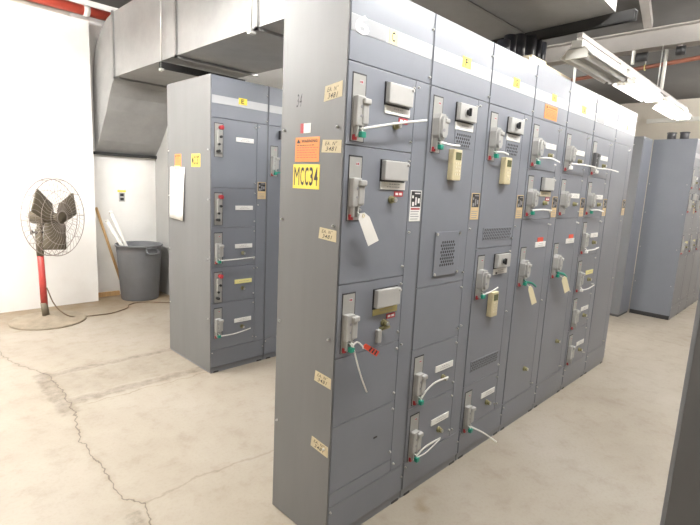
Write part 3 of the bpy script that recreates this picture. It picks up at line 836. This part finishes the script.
# ------------------------------------------------------------------ stubs on cabinet tops
spots = [(1.33, .12, .10, 'leftmost'), (1.42, .13, .15, 'second from left'), (1.53, .13, .18, 'third from left'), (1.66, .13, .205, 'fourth from left'), (1.755, .16, .215, 'third from right'), (1.83, .16, .222, 'second from right'), (1.90, .16, .228, 'rightmost')]
for x, y, h, w in spots:
    o = thing('black_conduit', f'black conduit stub on top of cabinet G, {w} of the bundle', 'conduit', (x, y, H1), 0, 'black conduits on the main row')
    B().cyl((0, 0, 0), (0, 0, h), .036 if x < 1.7 else .028, 'conduit', 16).build('pipe', o); B().cyl((0, 0, 0), (0, 0, .02), .045 if x < 1.7 else .036, 'stub', 16).build('locknut', o)
t = thing('packing_strip', 'cream foam strip lying on top edge of main row beside black conduits', 'foam strip', (1.45, .04, H1))
b = B().prism([(0, -.02, 0), (.20, -.025, 0), (.65, -.01, 0), (.65, .05, 0), (.1, .06, 0)], (0, 0, .028), 'foam').prism([(.04, -.015, .028), (.24, -.015, .028), (.2, .04, .028), (.04, .04, .028)], (0, 0, .02), 'foam'); b.build('foam', t)
for y, w in ((.265, 'left'), (.125, 'right')):
    o = thing('conduit_stub', f'short gray conduit stub on the far row corner cabinet, {w} of the pair', 'conduit', (6.12, y, H3), 0, 'conduit stubs on the far row')
    B().cyl((0, 0, 0), (0, 0, .09), .05, 'stub', 16).build('pipe', o); B().ring((0, 0, .085), (0, 0, 1), .05, .008, 'stub', 20, 6).build('bushing', o)

# ------------------------------------------------------------------ left corner: fan, bin, sticks, outlet, notice
t = thing('pedestal_fan', 'large caged pedestal fan on red pole and round dusty base by white wall', 'fan', (-.045, 4.27, 0))
B().lathe([(.345, 0), (.347, .012), (.33, .022), (.10, .035), (.05, .06), (.036, .07)], (0, 0, 0), 'fanbase', 48).build('base_plate', t)
B().cyl((-.02, 0, .05), (-.035, 0, .20), .034, 'blade', 16, .033).build('pole_sleeve', t)
B().cyl((-.03, 0, .15), (-.042, 0, .70), .032, 'fanred', 16, .030).build('pole', t, 'red pole')
B().cyl((-.042, 0, .69), (-.045, 0, .96), .034, 'blade', 16).build('height_collar', t)
ax = Vector((.62, -.78, .02)).normalized(); HC = Vector((.085, -.095, 1.082)); ua = ax.cross(Vector((0, 0, 1))).normalized(); wa = ua.cross(ax)
mt = B().cyl(HC-ax*.24, HC-ax*.05, .070, 'blade', 20).cyl(HC-ax*.26, HC-ax*.24, .045, 'blade', 16)
mt.tube([(-.045, 0, .90), (-.03, -.0, 1.0), HC-ax*.15-Vector((0, 0, .05))], .03, 'blade', 12); mt.build('motor', t)
B().cyl((-.11, -.02, .93), (.02, -.02, .93), .010, 'black', 8).cyl((-.12, -.02, .93), (-.10, -.02, .93), .022, 'black', 10).build('clamp_knob', t)
cg = B(); RR = .385
for s_, dep in ((1, .075), (-1, -.09)):
    for R, d in ((RR, .5), (RR*.70, .9), (RR*.40, 1.0), (.07, 1.02)):
        cg.ring(HC+ax*dep*d, ax, R, .0026 if R < RR else .005, 'fanwire', 48, 4)
    for k in range(40):
        a = 2*PI*k/40; dr = ua*math.cos(a)+wa*math.sin(a); a2 = a+.28; dr2 = ua*math.cos(a2)+wa*math.sin(a2)
        cg.tube([HC+dr*.06+ax*dep*1.02, HC+(dr*.6+dr2*.4)*RR*.55+ax*dep*.97, HC+dr2*RR*.86+ax*dep*.78, HC+dr2*RR+ax*dep*.5], .0019, 'fanwire', 4, cap=False)
for k in range(10):
    a = 2*PI*k/10; dr = ua*math.cos(a)+wa*math.sin(a); cg.tube([HC+dr*RR+ax*.0375, HC+dr*RR-ax*.045], .003, 'fanwire', 4)
cg.build('guard_cage', t)
B().cyl(HC-ax*.05, HC+ax*.045, .045, 'blade', 20).build('hub', t)
for k in range(3):
    a = math.radians(-84+120*k); dr = ua*math.cos(a)+wa*math.sin(a); tn = ax.cross(dr)
    pts = []
    for r, wd in ((.03, .07), (.08, .115), (.30, .13), (.325, .12)):
        pts.append((r, wd))
    b = B(); i = b.mi('blade'); rows = []
    for r, wd in pts:
        rows.append([b.bm.verts.new(HC+dr*r+tn*(wd*q)+ax*(.026*q)) for q in (-1, -.33, .33, 1)])
    for A, C_ in zip(rows, rows[1:]):
        for j in range(3): b.face([A[j], A[j+1], C_[j+1], C_[j]], i, True)
    o = b.build('blade', t); md = o.modifiers.new('s', 'SOLIDIFY'); md.thickness = .004

t = thing('trash_bin', 'round dark gray plastic trash bin in the corner beside cabinet lettered E', 'trash bin', (1.085, 4.755, 0))
B().lathe([(.215, 0), (.222, .012), (.258, .58), (.262, .60), (.262, .665), (.274, .668), (.276, .69), (.268, .695), (.252, .685), (.248, .60), (.208, .03), (0.001, .025)], (0, 0, 0), 'rubber', 48, True, False).build('body', t)
B().ring((0, 0, .685), (0, 0, 1), .270, .011, 'rubber', 48, 8).build('rim', t)
for a in (math.radians(-78), math.radians(102)):
    d = Vector((math.cos(a), math.sin(a), 0)); s_ = Vector((-d.y, d.x, 0)); q = d*.262
    b = B().tube(bez([q+s_*.075+Vector((0, 0, .645)), q+d*.035+s_*.065+Vector((0, 0, .60)), q+d*.035-s_*.065+Vector((0, 0, .60)), q-s_*.075+Vector((0, 0, .645))], 5), .011, 'rubber', 8)
    b.tube([q+s_*.08+Vector((0, 0, .66)), q-s_*.08+Vector((0, 0, .66))], .014, 'rubber', 8)
    for e in (-.075, .075): b.tube([q+s_*e+Vector((0, 0, .66)), q+s_*e+Vector((0, 0, .58))], .010, 'rubber', 8)
    b.build('handle', t)
for (top, mid, w) in (((.715, 4.76, .985), (.885, 4.745, .66), 'shorter, left'), ((.775, 4.80, 1.085), (.94, 4.78, .66), 'taller, right')):
    top, mid = Vector(top), Vector(mid); d = (mid-top).normalized(); bot = mid+d*.50
    o = thing('white_tube', f'white tube leaning in the trash bin, {w} of the two', 'tube', bot, 0, 'tubes in the trash bin')
    B().cyl((0, 0, 0), top-bot, .020, 'enamel', 12).build('pipe', o); B().cyl((top-bot)*.99, (top-bot)*1.012, .023, 'enamel', 12).build('end_cap', o)
o = tag(B().tube([(0, 0, 0), (-.31, .01, 1.12)], .016, 'wood', 8).build('wooden_stick', loc=(.995, 5.022, .008)), 'bare wooden stick leaning against back wall behind the trash bin', 'stick')

t = thing('wall_outlet', 'small wall outlet with yellow label on back wall above trash bin', 'outlet', (.997, 5.05, 1.262))
B().box(-.038, .038, -.006, 0, -.06, .055, 'box', .003).build('cover_plate', t)
for z in (.025, -.028): B().box(-.022, .022, -.009, -.005, z-.018, z+.018, 'black', .003).build('receptacle', t)
B().box(-.05, .05, -.003, 0, .060, .085, 'yellow').build('warning_strip', t, 'yellow strip')

t = thing('wall_notice', 'faint printed notice on the white wall above the fan', 'notice', (.07, 4.85, 1.73))
B().box(-.15, .15, -.0014, 0, -.12, .12, 'wallm').build('sheet', t)
rnd = random.Random(5)
for k in range(8):
    z = .085-k*.022; x = -.10 if k else -.08; end = (.06 if k == 0 else rnd.uniform(.05, .11)); th = .006 if k == 0 else .0035
    B().box(x, end, -.0020, -.0014, z, z+th, 'inkp').build('text_line', t)
o = tag(B().box(-.028, .40, -.004, 0, -.002, .002, 'foam').build('wire_strip', loc=(-.19, 4.85, 1.475)), 'thin beige strip fixed on the white wall just above the fan', 'strip')

cp = [(-.055, 4.235, .36), (.0, 4.20, .18), (.10, 4.16, .06), (.252, 4.22, .007), (.40, 4.19, .007), (.528, 4.18, .007), (.68, 4.25, .007), (.775, 4.326, .007), (.83, 4.44, .007), (.95, 4.49, .007), (1.10, 4.42, .007), (1.243, 4.297, .007), (1.5, 4.28, .007), (1.9, 4.4, .007)]
tag(B().tube(bez(cp, 6), .006, 'cord', 8).build('power_cord'), 'thin brown power cord from the fan across the floor to the bin', 'cord')
tag(B().lathe([(.02, 0), (.026, .01), (.024, .03), (.01, .04)], (0, 0, 0), 'yellow', 12).build('yellow_plug', loc=(1.40, 4.50, 0)), 'small yellow scrap on floor between trash bin and cabinet lettered E', 'scrap')

# ------------------------------------------------------------------ world, camera, view
w = bpy.data.worlds.new('World'); SC.world = w; w.use_nodes = True
w.node_tree.nodes['Background'].inputs[0].default_value = (.9, .95, 1, 1); w.node_tree.nodes['Background'].inputs[1].default_value = .05

cam = bpy.data.cameras.new('Camera'); co = bpy.data.objects.new('Camera', cam); COL.objects.link(co)
cam.sensor_fit = 'HORIZONTAL'; cam.sensor_width = 36; cam.lens = 475.619/700*36; cam.clip_start = .02
yaw, pit, rol = math.radians(44.6734), math.radians(-9.1538), math.radians(2.8016)
f = Vector((math.cos(pit)*math.cos(yaw), math.cos(pit)*math.sin(yaw), math.sin(pit)))
r = Vector((math.sin(yaw), -math.cos(yaw), 0)); u = r.cross(f)
r2 = r*math.cos(rol)+u*math.sin(rol); u2 = u*math.cos(rol)-r*math.sin(rol)
mm = Matrix((r2, u2, -f)).transposed().to_4x4(); mm.translation = Vector((-1.2583, -1.3083, 1.5408))
co.matrix_world = mm
SC.camera = co
vs = SC.view_settings
vs.view_transform = 'Standard'; vs.look = 'None'; vs.gamma = 1; vs.exposure = 0.46; vs.use_curve_mapping = False
SC.cycles.max_bounces = 8; SC.cycles.diffuse_bounces = 5
